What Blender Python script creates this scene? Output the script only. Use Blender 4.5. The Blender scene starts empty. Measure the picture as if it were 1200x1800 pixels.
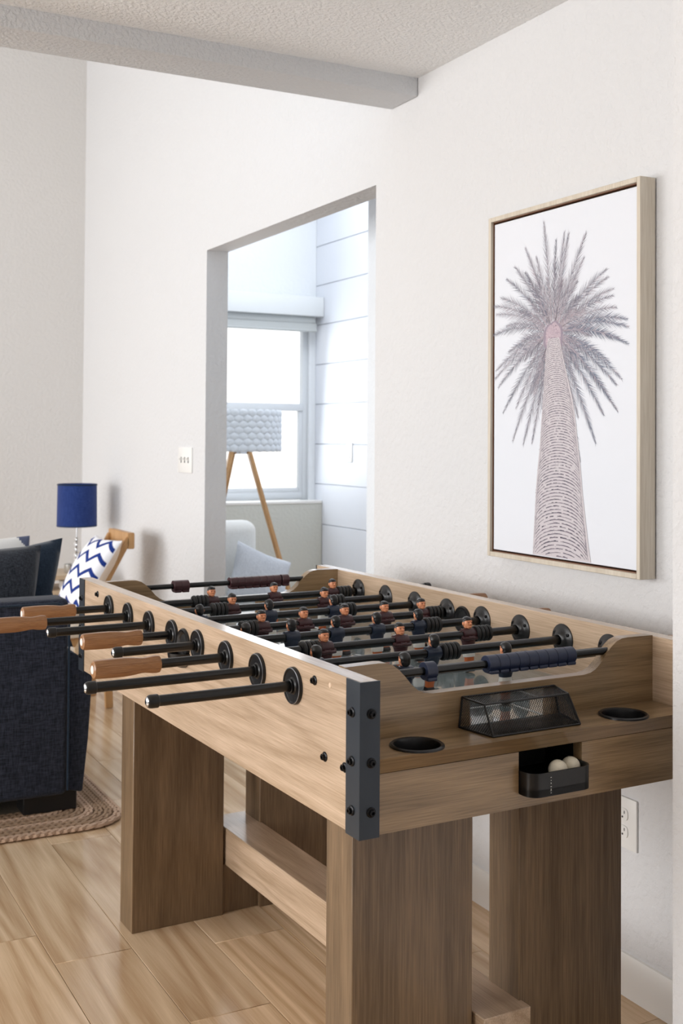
import bpy, bmesh, math, random
from mathutils import Vector, Matrix, noise
random.seed(7)
PI = math.pi
S = bpy.context.scene
COL = S.collection

# ------------------------------------------------------------------ camera
cam_d = bpy.data.cameras.new('camera'); cam = bpy.data.objects.new('camera', cam_d); COL.objects.link(cam)
FW = Vector((0.46674493, 0.88412503, 0.02172811)); RT = Vector((0.88424975, -0.46696961, 0.00646321)); UP = Vector((-0.01586065, -0.0161964, 0.99974303))
M4 = Matrix(((RT.x, UP.x, -FW.x, 0), (RT.y, UP.y, -FW.y, 0), (RT.z, UP.z, -FW.z, 1.26234), (0, 0, 0, 1)))
cam.matrix_world = M4
cam_d.sensor_fit = 'VERTICAL'; cam_d.sensor_height = 36; cam_d.lens = 2027.85 / 1800 * 36
cam_d.shift_y = -(900 - 725.41) / 1800
cam_d.clip_start = .05
cam_d.dof.use_dof = True; cam_d.dof.focus_distance = 2.25; cam_d.dof.aperture_fstop = 8
S.camera = cam

# ------------------------------------------------------------------ world, light, exposure
W_ = bpy.data.worlds.new('world'); S.world = W_; W_.use_nodes = True
wn = W_.node_tree; bg = wn.nodes['Background']
tc = wn.nodes.new('ShaderNodeTexCoord'); sx = wn.nodes.new('ShaderNodeSeparateXYZ'); rp = wn.nodes.new('ShaderNodeValToRGB')
wn.links.new(tc.outputs['Generated'], sx.inputs[0]); wn.links.new(sx.outputs['Z'], rp.inputs[0]); wn.links.new(rp.outputs[0], bg.inputs[0])
rp.color_ramp.elements[0].position = 0.0; rp.color_ramp.elements[0].color = (1.0, .985, .96, 1)
rp.color_ramp.elements[1].position = .7; rp.color_ramp.elements[1].color = (.72, .86, 1.0, 1)
bg.inputs[1].default_value = 1.55
S.view_settings.view_transform = 'Standard'; S.view_settings.look = 'None'
S.view_settings.exposure = 0.0; S.view_settings.gamma = 1.0; S.view_settings.use_curve_mapping = False

def area(name, loc, d, sx_, sy_, power, col=(1, 1, 1)):
    l = bpy.data.lights.new(name, 'AREA'); l.shape = 'RECTANGLE'; l.size = sx_; l.size_y = sy_; l.energy = power; l.color = col
    o = bpy.data.objects.new(name, l); COL.objects.link(o); o.location = loc
    o.rotation_euler = Vector(d).to_track_quat('-Z', 'Y').to_euler(); return o
area('patio_daylight', (-3.6, 4.9, 1.25), (1, 0, -.03), 2.6, 2.0, 130, (1, .99, .985))
area('front_daylight', (-3.6, 1.9, 1.4), (1, .0, -.03), 2.1, 1.5, 100, (1, .99, .985))
area('side_room_fill', (2.6, 5.35, 3.15), (0, 0, -1),  .8, 1.2, 20, (.95, .975, 1))  # unseen fill added to brighten the upper walls
area('back_room_daylight', (2.6, 6.42, 1.45), (0, -1, -.15), 1.0, .95, 10, (.93, .97, 1))

# ------------------------------------------------------------------ materials
def lin(c): return tuple(((v / 255) / 12.92 if v / 255 <= .04045 else ((v / 255 + .055) / 1.055) ** 2.4) for v in c) + (1,)
def newmat(name):
    m = bpy.data.materials.new(name); m.use_nodes = True; return m, m.node_tree.nodes, m.node_tree.links, m.node_tree.nodes['Principled BSDF']
def plain(name, rgb, rough=.5, metal=0, spec=.5, bump=0, bscale=200, var=0, coat=0):
    m, n, l, b = newmat(name); b.inputs['Roughness'].default_value = rough; b.inputs['Metallic'].default_value = metal
    b.inputs['Specular IOR Level'].default_value = spec; b.inputs['Coat Weight'].default_value = coat
    t = n.new('ShaderNodeTexCoord'); nz = n.new('ShaderNodeTexNoise'); nz.inputs['Scale'].default_value = bscale; nz.inputs['Detail'].default_value = 3
    l.new(t.outputs['Object'], nz.inputs['Vector'])
    mx = n.new('ShaderNodeMix'); mx.data_type = 'RGBA'; c = lin(rgb)
    mx.inputs['A'].default_value = tuple(max(0, v * (1 - var)) for v in c[:3]) + (1,); mx.inputs['B'].default_value = tuple(min(1, v * (1 + var)) for v in c[:3]) + (1,)
    l.new(nz.outputs['Fac'], mx.inputs['Factor']); l.new(mx.outputs['Result'], b.inputs['Base Color'])
    if bump:
        bp = n.new('ShaderNodeBump'); bp.inputs['Strength'].default_value = bump; bp.inputs['Distance'].default_value = .002
        l.new(nz.outputs['Fac'], bp.inputs['Height']); l.new(bp.outputs[0], b.inputs['Normal'])
    return m
def wood(name, axis, dark, light, rough=.42, scale=1.0, rnd=False, contrast=.5, cath=9.0, pores=.8, spec=.5, coat=0):
    """oak: contour lines of a stretched noise make the cathedral figure, a fine stretched noise the pores"""
    m, n, l, b = newmat(name); b.inputs['Roughness'].default_value = rough; b.inputs['Specular IOR Level'].default_value = spec
    t = n.new('ShaderNodeTexCoord'); vec = t.outputs['Object']
    if rnd:
        oi = n.new('ShaderNodeObjectInfo'); ml = n.new('ShaderNodeVectorMath'); ml.operation = 'SCALE'; ml.inputs[0].default_value = (17, 31, 5)
        l.new(oi.outputs['Random'], ml.inputs['Scale']); ad = n.new('ShaderNodeVectorMath'); l.new(vec, ad.inputs[0]); l.new(ml.outputs[0], ad.inputs[1]); vec = ad.outputs[0]
    def mp(across, along):
        k = [across * scale] * 3; k['XYZ'.index(axis)] = along * scale
        q = n.new('ShaderNodeVectorMath'); q.operation = 'MULTIPLY'; q.inputs[1].default_value = k; l.new(vec, q.inputs[0]); return q.outputs[0]
    def nz(v, s, d, dist=0):
        q = n.new('ShaderNodeTexNoise'); q.inputs['Scale'].default_value = s; q.inputs['Detail'].default_value = d; q.inputs['Distortion'].default_value = dist
        l.new(v, q.inputs['Vector']); return q.outputs['Fac']
    def mt(op, a, b_=None):
        q = n.new('ShaderNodeMath'); q.operation = op
        for i, x in enumerate((a, b_)):
            if x is None: continue
            if isinstance(x, (int, float)): q.inputs[i].default_value = x
            else: l.new(x, q.inputs[i])
        return q.outputs[0]
    big = nz(mp(7, .55), 1.0, 2, .25)
    ring = mt('PINGPONG', mt('MULTIPLY', big, cath), .5)
    ring = mt('MULTIPLY', ring, 2.0)
    fine = nz(mp(420, 12), 1.0, 3)
    mid = nz(mp(90, 2.2), 1.0, 4)
    f = mt('ADD', mt('MULTIPLY', ring, contrast * .55), mt('MULTIPLY', mid, .36))
    f = mt('ADD', f, mt('MULTIPLY', mt('SUBTRACT', fine, .5), pores))
    cr = n.new('ShaderNodeValToRGB'); l.new(f, cr.inputs[0]); cr.color_ramp.elements[0].position = .1; cr.color_ramp.elements[0].color = lin(dark)
    cr.color_ramp.elements[1].position = .68; cr.color_ramp.elements[1].color = lin(light)
    out = cr.outputs[0]
    if rnd:
        hs = n.new('ShaderNodeHueSaturation'); l.new(out, hs.inputs['Color'])
        l.new(mt('ADD', mt('MULTIPLY', oi.outputs['Random'], .22), .90), hs.inputs['Value']); out = hs.outputs[0]
    l.new(out, b.inputs['Base Color'])
    b.inputs['Coat Weight'].default_value = coat; b.inputs['Coat Roughness'].default_value = .16
    bp = n.new('ShaderNodeBump'); bp.inputs['Strength'].default_value = .12; bp.inputs['Distance'].default_value = .001
    l.new(fine, bp.inputs['Height']); l.new(bp.outputs[0], b.inputs['Normal'])
    return m
def wallmat(name, rgb, bump=.35, scale=55, rough=.75):
    m, n, l, b = newmat(name); b.inputs['Base Color'].default_value = lin(rgb); b.inputs['Roughness'].default_value = rough; b.inputs['Specular IOR Level'].default_value = .3
    t = n.new('ShaderNodeTexCoord'); nz = n.new('ShaderNodeTexNoise'); nz.inputs['Scale'].default_value = scale; nz.inputs['Detail'].default_value = 5
    l.new(t.outputs['Object'], nz.inputs['Vector']); r = n.new('ShaderNodeValToRGB'); r.color_ramp.elements[0].position = .42; r.color_ramp.elements[1].position = .6
    l.new(nz.outputs['Fac'], r.inputs[0]); bp = n.new('ShaderNodeBump'); bp.inputs['Strength'].default_value = bump; bp.inputs['Distance'].default_value = .003
    l.new(r.outputs[0], bp.inputs['Height']); l.new(bp.outputs[0], b.inputs['Normal']); return m
def fabric(name, dark, light, scale=350, rough=.9):
    m, n, l, b = newmat(name); b.inputs['Roughness'].default_value = rough; b.inputs['Specular IOR Level'].default_value = .15; b.inputs['Sheen Weight'].default_value = .15
    t = n.new('ShaderNodeTexCoord')
    outs = []
    for k in ((1, 1, .12), (.12, 1, 1)):
        q = n.new('ShaderNodeVectorMath'); q.operation = 'MULTIPLY'; q.inputs[1].default_value = k; l.new(t.outputs['Object'], q.inputs[0])
        z = n.new('ShaderNodeTexNoise'); z.inputs['Scale'].default_value = scale; z.inputs['Detail'].default_value = 2; l.new(q.outputs[0], z.inputs['Vector']); outs.append(z.outputs['Fac'])
    a = n.new('ShaderNodeMath'); a.operation = 'ADD'; l.new(outs[0], a.inputs[0]); l.new(outs[1], a.inputs[1])
    r = n.new('ShaderNodeValToRGB'); r.color_ramp.elements[0].position = .35; r.color_ramp.elements[0].color = lin(dark); r.color_ramp.elements[1].position = .68; r.color_ramp.elements[1].color = lin(light)
    h = n.new('ShaderNodeMath'); h.operation = 'MULTIPLY'; h.inputs[1].default_value = .5; l.new(a.outputs[0], h.inputs[0]); l.new(h.outputs[0], r.inputs[0]); l.new(r.outputs[0], b.inputs['Base Color'])
    bp = n.new('ShaderNodeBump'); bp.inputs['Strength'].default_value = .3; bp.inputs['Distance'].default_value = .002; l.new(h.outputs[0], bp.inputs['Height']); l.new(bp.outputs[0], b.inputs['Normal'])
    return m
def attr_mat(name, rough=.6, spec=.3):
    m, n, l, b = newmat(name); a = n.new('ShaderNodeVertexColor'); a.layer_name = 'Col'; l.new(a.outputs['Color'], b.inputs['Base Color']); b.inputs['Roughness'].default_value = rough; b.inputs['Specular IOR Level'].default_value = spec; return m
def glassmat(name, ior=1.45, rough=0, tint=(1, 1, 1, 1)):
    m, n, l, b = newmat(name); b.inputs['Transmission Weight'].default_value = 1; b.inputs['Roughness'].default_value = rough; b.inputs['IOR'].default_value = ior; b.inputs['Base Color'].default_value = tint; return m

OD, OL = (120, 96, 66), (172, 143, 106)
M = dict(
 oak_x=wood('oak_x_shaded', 'X', OD, OL, rough=.4, coat=.7), oak_y=wood('oak_y_lit', 'Y', (174, 148, 120), (218, 192, 166), rough=.4, coat=.8), oak_z=wood('oak_z_shaded', 'Z', (98, 78, 56), (150, 124, 95), rough=.42, cath=6, contrast=.35, coat=.3),  # light put into the oak tone: side boards lit, ends and legs shaded
 plank=wood('laminate', 'Y', (188, 154, 116), (242, 216, 182), rough=.18, scale=.75, rnd=True, contrast=.62, cath=8, pores=.3),
 grip=wood('grip_wood', 'X', (138, 96, 62), (186, 140, 98), rough=.28, contrast=.3, cath=4, scale=2),
 chairwood=wood('chair_wood', 'Z', (176, 132, 84), (214, 172, 122), rough=.4, contrast=.3), palewood=wood('pale_wood', 'X', (196, 172, 142), (224, 204, 176), rough=.45, contrast=.3),
 champagne=wood('champagne_wood', 'Z', (196, 184, 166), (228, 220, 206), rough=.4, contrast=.3, cath=5),
 wall=wallmat('painted_drywall', (218, 218, 219)), farwall=wallmat('painted_drywall_far', (216, 213, 210)), ceil=wallmat('textured_ceiling', (242, 242, 242), .7, 90), beam=wallmat('textured_beam', (224, 226, 229), .6, 90),
 trim=plain('white_trim_paint', (236, 234, 230), .35), ship=plain('shiplap_paint', (224, 228, 236), .45), bluewhite=wallmat('room_paint', (232, 236, 240), .3), knee=wallmat('knee_wall_grey', (204, 205, 198), .2),
 subfloor=plain('underlay', (70, 52, 36), .8), paver=plain('terrace', (190, 186, 178), .8, var=.1, bscale=4),
 black=plain('black_plastic', (14, 14, 16), .32, bump=.05), rubber=plain('black_rubber', (24, 25, 26), .5), rod=plain('black_coated_steel', (16, 17, 18), .24, metal=.35, spec=.7), gun=plain('gunmetal_plate', (58, 64, 72), .38, metal=.6, var=.12, bscale=14),
 bolt=plain('black_bolt', (26, 26, 28), .3, metal=.7), rim=plain('glint_screw_metal', (120, 122, 126), .3, metal=.8), chrome=plain('chrome', (200, 202, 206), .15, metal=1),
 socket=plain('hollow_black', (4, 4, 5), .7), field=plain('playfield_laminate', (142, 160, 164), .14, var=.15, bscale=5, coat=1, spec=.8), line=plain('field_line', (232, 236, 238), .3),
 maroon=plain('maroon_plastic', (62, 30, 34), .33, var=.15), navy=plain('navy_plastic', (30, 42, 62), .33, var=.15), bead_m=plain('maroon_counter', (66, 34, 38), .35), bead_n=plain('navy_counter', (30, 40, 66), .35),
 skin=plain('figure_skin', (230, 154, 112), .42, var=.08, bscale=90), leg=plain('figure_leg', (206, 112, 62), .4), white=plain('figure_white', (226, 226, 220), .4), hair=plain('figure_hair', (22, 22, 24), .35),
 ball=plain('cork_ball', (232, 222, 200), .55, bump=.2, bscale=300, var=.12),
 denim=fabric('navy_denim', (18, 22, 32), (60, 66, 82)), denim2=fabric('charcoal_denim', (22, 26, 33), (66, 71, 80)), denim3=fabric('navy_plain', (24, 36, 50), (42, 56, 72), 300),
 shade=fabric('navy_linen_shade', (28, 48, 104), (48, 68, 126), 260), beige=fabric('beige_linen', (212, 196, 176), (232, 220, 204)), whitefab=fabric('white_upholstery', (226, 226, 222), (240, 240, 238)), greyfab=fabric('grey_cushion', (188, 192, 200), (214, 218, 224)),
 weave=plain('woven_white_shade', (222, 228, 234), .7, var=.06, bscale=30), sofaleg=plain('sofa_leg', (16, 15, 15), .5), jute=plain('jute', (158, 130, 104), .9, bump=.8, bscale=140, var=.35), jute2=plain('jute_light', (190, 160, 136), .9, bump=.8, bscale=140, var=.3),
 plate=plain('plastic_plate', (238, 237, 234), .35), slot=plain('outlet_slot', (60, 58, 56), .6), vinyl=plain('window_vinyl', (214, 218, 222), .4), roller=plain('roller_shade', (186, 190, 190), .7), valance=plain('valance', (226, 230, 232), .6),
 canvas=plain('canvas', (226, 229, 236), .6, bump=.05, bscale=800), walnut=plain('walnut_liner', (118, 78, 54), .5), print=attr_mat('palm_print_ink'), chev=attr_mat('chevron_fabric', .9, .1),
 glass=glassmat('clear_glass'), pane=glassmat('window_pane', 1.03), silver=plain('silver_pot', (196, 196, 194), .3, metal=.8), cup=plain('white_ceramic', (236, 234, 230), .3), screwcap=plain('screw_cap', (222, 196, 170), .4),
)

def chevmat():
    m, n, l, b = newmat('chevron_linen'); b.inputs['Roughness'].default_value = .9; b.inputs['Specular IOR Level'].default_value = .1
    t = n.new('ShaderNodeTexCoord'); x = n.new('ShaderNodeSeparateXYZ'); l.new(t.outputs['Object'], x.inputs[0])
    def mt(op, a, b_=0):
        q = n.new('ShaderNodeMath'); q.operation = op
        for i, v in enumerate((a, b_)):
            if isinstance(v, (int, float)): q.inputs[i].default_value = v
            else: l.new(v, q.inputs[i])
        return q.outputs[0]
    zig = mt('PINGPONG', mt('ADD', x.outputs['X'], 5.04), .06)
    k = mt('FRACT', mt('DIVIDE', mt('ADD', mt('ADD', x.outputs['Z'], 5), mt('MULTIPLY', zig, .75)), .078))
    blue = mt('MULTIPLY', mt('LESS_THAN', k, .30), mt('GREATER_THAN', x.outputs['Y'], .006))
    mx = n.new('ShaderNodeMix'); mx.data_type = 'RGBA'; mx.inputs['A'].default_value = lin((240, 240, 244)); mx.inputs['B'].default_value = lin((36, 58, 128)); l.new(blue, mx.inputs['Factor'])
    my = n.new('ShaderNodeMix'); my.data_type = 'RGBA'; my.inputs['A'].default_value = lin((228, 210, 192)); l.new(mx.outputs['Result'], my.inputs['B']); l.new(mt('GREATER_THAN', x.outputs['Y'], 0), my.inputs['Factor'])
    l.new(my.outputs['Result'], b.inputs['Base Color']); return m
M['chevpat'] = chevmat()
M['field'].node_tree.nodes['Principled BSDF'].inputs['Coat IOR'].default_value = 1.9
M['jute3'] = plain('jute_grey', (128, 116, 98), .95, bump=.8, bscale=160, var=.3)
# ------------------------------------------------------------------ mesh helpers
class MB:
    def __init__(s): s.bm = bmesh.new(); s.mi = 0
    def box(s, a, b, bev=0, seg=2):
        (x0, y0, z0), (x1, y1, z1) = a, b
        t = bmesh.new(); bmesh.ops.create_cube(t, size=1)
        bmesh.ops.scale(t, vec=(abs(x1 - x0), abs(y1 - y0), abs(z1 - z0)), verts=t.verts)
        bmesh.ops.translate(t, vec=((x0 + x1) / 2, (y0 + y1) / 2, (z0 + z1) / 2), verts=t.verts)
        if bev: bmesh.ops.bevel(t, geom=t.edges[:], offset=bev, segments=seg, affect='EDGES', profile=.5)
        s.merge(t); return s
    def merge(s, t, mat=None):
        if mat is not None: t.transform(mat)
        me = bpy.data.meshes.new('tmp'); 
        for f in t.faces: f.material_index = s.mi
        t.to_mesh(me); t.free(); s.bm.from_mesh(me); bpy.data.meshes.remove(me)
    def lathe(s, prof, n=20, o=(0, 0, 0), ax='Z', closed=True, phase=0):
        """prof: (r, h) pairs; revolved round axis ax through o"""
        t = bmesh.new(); rings = []
        for r, h in prof:
            if r < 1e-6: rings.append([t.verts.new((0, 0, h))])
            else: rings.append([t.verts.new((r * math.cos(2 * PI * i / n + phase), r * math.sin(2 * PI * i / n + phase), h)) for i in range(n)])
        for A, B in zip(rings, rings[1:]):
            for i in range(n):
                j = (i + 1) % n; q = [A[i % len(A)], A[j % len(A)], B[j % len(B)], B[i % len(B)]]; u = []
                for v in q:
                    if v not in u: u.append(v)
                if len(u) > 2: t.faces.new(u)
        if closed:
            for R_ in (rings[0], rings[-1]):
                if len(R_) > 2: t.faces.new(R_)
        bmesh.ops.recalc_face_normals(t, faces=t.faces)
        rot = {'Z': Matrix(), 'X': Matrix(((0, 0, 1, 0), (1, 0, 0, 0), (0, 1, 0, 0), (0, 0, 0, 1))), 'Y': Matrix(((0, 1, 0, 0), (0, 0, 1, 0), (1, 0, 0, 0), (0, 0, 0, 1)))}[ax]
        s.merge(t, Matrix.Translation(o) @ rot); return s
    def tube(s, pts, r, n=8, cap=True, closed=False):
        pts = [Vector(p) for p in pts]; t = bmesh.new(); rings = []; N = len(pts); rr = r if isinstance(r, (list, tuple)) else [r] * N
        ref = None
        for i, p in enumerate(pts):
            d = (pts[(i + 1) % N] - pts[i - 1]) if closed else (pts[min(i + 1, N - 1)] - pts[max(i - 1, 0)])
            d.normalize()
            if ref is None: ref = Vector((0, 0, 1)) if abs(d.z) < .9 else Vector((1, 0, 0))
            a = ref - d * ref.dot(d)
            if a.length < 1e-5: a = d.orthogonal()
            a.normalize(); b = d.cross(a); ref = a
            rings.append([t.verts.new(p + (a * math.cos(2 * PI * k / n + PI / n) + b * math.sin(2 * PI * k / n + PI / n)) * rr[i]) for k in range(n)])
        for i in range(N if closed else N - 1):
            A, B = rings[i], rings[(i + 1) % N]
            for k in range(n): t.faces.new((A[k], A[(k + 1) % n], B[(k + 1) % n], B[k]))
        if cap and not closed: t.faces.new(rings[0]); t.faces.new(rings[-1])
        bmesh.ops.recalc_face_normals(t, faces=t.faces); s.merge(t); return s
    def prism(s, poly, ax, a, b, bev=0):
        """poly in the two other axes (cyclic order kept as X<Y<Z), extruded along ax from a to b"""
        t = bmesh.new()
        def P(p, w):
            if ax == 'X': return (w, p[0], p[1])
            if ax == 'Y': return (p[0], w, p[1])
            return (p[0], p[1], w)
        A = [t.verts.new(P(p, a)) for p in poly]; B = [t.verts.new(P(p, b)) for p in poly]
        t.faces.new(A); t.faces.new(B)
        for i in range(len(poly)): j = (i + 1) % len(poly); t.faces.new((A[i], A[j], B[j], B[i]))
        bmesh.ops.recalc_face_normals(t, faces=t.faces)
        if bev: bmesh.ops.bevel(t, geom=[e for e in t.edges], offset=bev, segments=2, affect='EDGES', profile=.5)
        bmesh.ops.triangulate(t, faces=[f for f in t.faces if len(f.verts) > 4]); s.merge(t); return s
    def ell(s, c, r, u=16, v=10, mat=None):
        t = bmesh.new(); bmesh.ops.create_uvsphere(t, u_segments=u, v_segments=v, radius=1); bmesh.ops.scale(t, vec=r, verts=t.verts)
        m = Matrix.Translation(c) @ (mat if mat else Matrix()); s.merge(t, m); return s
    def loft(s, secs, n=16, e=2.0):
        """secs: (z, cx, cy, hx, hy) superellipse sections"""
        t = bmesh.new(); R_ = []
        for z, cx, cy, hx, hy in secs:
            ring = []
            for k in range(n):
                a = 2 * PI * k / n; c, d = math.cos(a), math.sin(a)
                ring.append(t.verts.new((cx + hx * math.copysign(abs(c) ** (2 / e), c), cy + hy * math.copysign(abs(d) ** (2 / e), d), z)))
            R_.append(ring)
        for A, B in zip(R_, R_[1:]):
            for k in range(n): t.faces.new((A[k], A[(k + 1) % n], B[(k + 1) % n], B[k]))
        t.faces.new(R_[0]); t.faces.new(R_[-1]); bmesh.ops.recalc_face_normals(t, faces=t.faces); s.merge(t); return s
    def build(s, name, mats, parent=None, loc=None, sharp=38, kind=None, label=None):
        me = bpy.data.meshes.new(name); s.bm.to_mesh(me); s.bm.free()
        me.shade_smooth(); me.set_sharp_from_angle(angle=math.radians(sharp))
        for m in (mats if isinstance(mats, (list, tuple)) else [mats]): me.materials.append(m)
        return link(name, me, parent, loc, kind, label)
def link(name, me, parent=None, loc=None, kind=None, label=None):
    o = bpy.data.objects.new(name, me); COL.objects.link(o)
    if parent: o.parent = parent
    if loc: o.location = loc
    if kind: o['kind'] = kind
    if label: o['label'] = label
    return o
def tag(o, label, cat, group=None):
    o['label'] = label; o['category'] = cat
    if group: o['group'] = group
    return o
def thing(name, label, cat, loc=(0, 0, 0), rz=0, group=None):
    o = bpy.data.objects.new(name, None); COL.objects.link(o); o.location = loc; o.rotation_euler = (0, 0, rz); o.empty_display_size = .05
    return tag(o, label, cat, group)
def struct(name, mb, m, parent=None):
    o = mb.build(name, m, parent)
    if parent is None: o['kind'] = 'structure'
    return o
def dup(root, loc, rz=None, label=None, parent=None):
    r = root.copy(); COL.objects.link(r); r.location = loc
    if rz is not None: r.rotation_euler = (0, 0, rz)
    if label: r['label'] = label
    if parent: r.parent = parent
    for ch in list(root.children):
        c = ch.copy(); COL.objects.link(c); c.parent = r
        for g in ch.children: d = g.copy(); COL.objects.link(d); d.parent = c
    return r

# ================================================================== THE ROOM
XW, YF, ZC, ZB, WT = 1.8228, 6.71, 2.3544, 2.2974, .10
OY0, OY1, OZ = 3.2234, 4.722, 2.0778
floor = struct('floor', MB().box((-3.7, -2.0, -.06), (3.5, 6.75, -.011)), M['subfloor'])
# laminate planks, each with its own bevelled edges
PWD, PL = .1914, 1.22
pl_me = None
cols = {0: 2.778, 1: 2.3724}
for c in range(-13, 8):
    x0 = .7015 + c * PWD
    if x0 > 1.83: continue
    off = cols.get(c, random.uniform(0, PL)) % PL
    y = off - PL * 2
    wdt = min(PWD, 1.83 - x0)
    while y < 6.71:
        if y + PL > .2:
            ya, yb = y, min(y + PL, 6.70)
            full = abs(wdt - PWD) < 1e-6 and abs(yb - ya - PL) < 1e-6
            if full and pl_me:
                link('plank', pl_me, floor, (x0, ya, 0))
            else:
                o = MB().box((.0004, .0004, -.011), (wdt - .0004, yb - ya - .0004, 0), .0012, 1).build('plank', M['plank'], floor, (x0, ya, 0))
                if full: pl_me = o.data
        y += PL
struct('floor_side_room', MB().box((1.83, 2.9, -.011), (3.26, 6.5, 0)), M['plank'])

# right wall with the cased-less opening
struct('wall_right', MB().box((XW, -.2, 0), (XW + WT, OY0, 4.1)).box((XW, OY1, 0), (XW + WT, YF + .1, 4.1)).box((XW, OY0, OZ), (XW + WT, OY1, 4.1)), M['wall'])
struct('wall_back', MB().box((-3.7, -2.1, 0), (1.4, -2.0, ZC)), M['wall'])
struct('wall_side_room_return', MB().box((2.36, 4.02, 0), (3.245, 4.24, 3.2)), M['bluewhite'])
struct('wall_far', MB().box((-3.7, YF, 0), (XW, YF + .1, 4.1)), M['farwall'])
struct('wall_corner', MB().box((1.441, -2.0, 0), (XW - .001, 1.50, ZC)), M['wall'])
struct('ceiling', MB().box((-3.7, -2.0, ZC), (XW, 2.968, ZC + .25)), M['ceil'])
struct('trim_beam', MB().box((-3.7, 2.968, ZB), (XW, 3.13, ZC + .25), .006), M['beam'])
struct('ceiling_vault', MB().box((-3.7, 3.13, 4.0), (XW, YF, 4.1)), M['ceil'])
struct('wall_left', MB().box((-3.8, -2.0, 0), (-3.7, .8, 4.1)).box((-3.8, 3.0, 0), (-3.7, 3.5, 4.1)).box((-3.8, 6.3, 0), (-3.7, YF, 4.1)).box((-3.8, .8, 0), (-3.7, 3.0, .6)).box((-3.8, .8, 2.2), (-3.7, 3.0, 4.1)).box((-3.8, 3.5, 2.3), (-3.7, 6.3, 4.1)), M['farwall'])
def base(name, y0, y1, x=XW):
    prof = [(x, 0), (x - .014, 0), (x - .014, .066), (x - .011, .074), (x - .010, .084), (x - .006, .092), (x, .093)]
    struct(name, MB().prism([(a, b) for a, b in prof], 'Y', y0, y1), M['trim'])
base('baseboard_right', 1.501, OY0 - .001); base('baseboard_right_far', OY1 + .001, YF - .001)
struct('baseboard_far', MB().box((-3.7, YF - .014, 0), (XW - .015, YF, .092), .003), M['trim'])

# side room seen through the opening
XS, YB = 3.26, 6.40
sw = struct('wall_side_room', MB().box((XS, 2.8, 0), (XS + .1, 6.62, 3.2)), M['ship'])
bh = .2485; me_b = None
for k in range(13):
    z0 = -.02 + k * bh; z0c = max(0, z0)
    o = MB().box((XS - .014, 2.9, z0c + .0015), (XS, 6.52 if z0 > .7 else YB - .002, z0 + bh - .0015), .002, 1).build('shiplap_board', M['ship'], sw)
struct('wall_back_room', MB().box((1.93, YB, 0), (XS - .015, YB + .22, .855)), M['knee'])  # greyer than the wall above
struct('wall_back_room_upper', MB().box((1.93, YB + .1, .86), (2.16, YB + .22, 3.2)).box((3.20, YB + .1, .86), (XS - .015, YB + .22, 3.2)).box((2.16, YB + .1, 2.02), (3.20, YB + .22, 3.2)), M['bluewhite'])
struct('trim_window_stool', MB().box((1.93, YB - .004, .855), (XS - .015, YB + .1, .873), .003), M['trim'])
struct('ceiling_side_room', MB().box((1.93, 2.9, 3.2), (XS, 6.62, 3.28)), M['bluewhite'])
struct('wall_side_room_near', MB().box((1.93, 2.8, 0), (XS, 2.9, 3.2)), M['bluewhite'])
win = thing('window_1', 'white vinyl window', 'window', (2.68, YB + .12, .873)); del win['label']; del win['category']; win['kind'] = 'structure'
f = MB(); xr, xl = 3.20 - 2.68, 2.16 - 2.68; zt = 2.02 - .873
f.box((xl, 0, 0), (xl + .035, .05, zt), .003).box((xr - .035, 0, 0), (xr, .05, zt), .003).box((xl + .035, 0, 0), (xr - .035, .05, .05), .003).box((xl + .035, 0, zt - .04), (xr - .035, .05, zt), .003)
f.build('window_frame', M['vinyl'], win)
MB().box((xl + .035, -.008, .555), (xr - .035, .04, .60), .003).build('meeting_rail', M['vinyl'], win)
MB().box((xl + .035, .0, .05), (xl + .06, .03, .555), .003).box((xr - .06, .0, .05), (xr - .035, .03, .555), .003).box((xl + .06, .0, .05), (xr - .06, .03, .075), .003).build('lower_sash', M['vinyl'], win)
MB().box((xl + .05, .022, .06), (xr - .05, .026, .56)).build('pane', M['pane'], win)
MB().box((xl + .03, .032, .59), (xr - .03, .036, zt - .03)).build('pane', M['pane'], win)
sh = thing('roller_shade', 'grey roller shade rolled up under a white valance at the top of the far window', 'window shade', (2.68, YB + .03, 1.92))
MB().box((2.0 - 2.68, -.045, .095), (3.244 - 2.68, .06, .215), .003).build('valance', M['valance'], sh)
MB().lathe([(.034, -.5), (.034, .5)], 20, (0.02, .02, .07), 'X').build('shade_roll', M['roller'], sh)
MB().box((-.48, -.012, .006), (.53, .0, .05)).lathe([(.009, -.49), (.009, .53)], 10, (0, -.006, .006), 'X').build('shade_cloth', M['roller'], sh)

# plates on the walls
def switch_plate(name, label, loc, rz, gang, w):
    t = thing(name, label, 'light switch', loc, rz)
    MB().box((-w / 2, -.006, -.058), (w / 2, 0, .058), .002).build('cover_plate', M['plate'], t)
    for k in range(gang):
        cx = (k - (gang - 1) / 2) * .046
        MB().box((cx - .006, -.0065, -.013), (cx + .006, -.0058, .013)).build('toggle_slot', M['slot'], t)
        MB().prism([(-.004, -.006), (-.017, .004), (-.017, .009), (-.004, .008)], 'X', cx - .004, cx + .004).build('toggle', M['plate'], t)
    return t
switch_plate('light_switch', 'white triple toggle light switch plate on the wall left of the opening', (XW, 4.962, 1.157), -PI / 2, 3, .178)
t = thing('light_switch', 'white rocker light switch plate on the shiplap wall of the far room', 'light switch', (XS - .014, 6.04, 1.175), -PI / 2)
MB().box((-.036, -.006, -.058), (.036, 0, .058), .002).build('cover_plate', M['plate'], t)
MB().box((-.016, -.009, -.033), (.016, -.005, .033), .002).build('rocker', M['plate'], t)
t = thing('wall_outlet', 'white double power outlet low on the wall behind the table', 'power outlet', (XW, 2.048, .387), -PI / 2)
MB().box((-.043, -.006, -.058), (.043, 0, .058), .0025).build('cover_plate', M['plate'], t)
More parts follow.
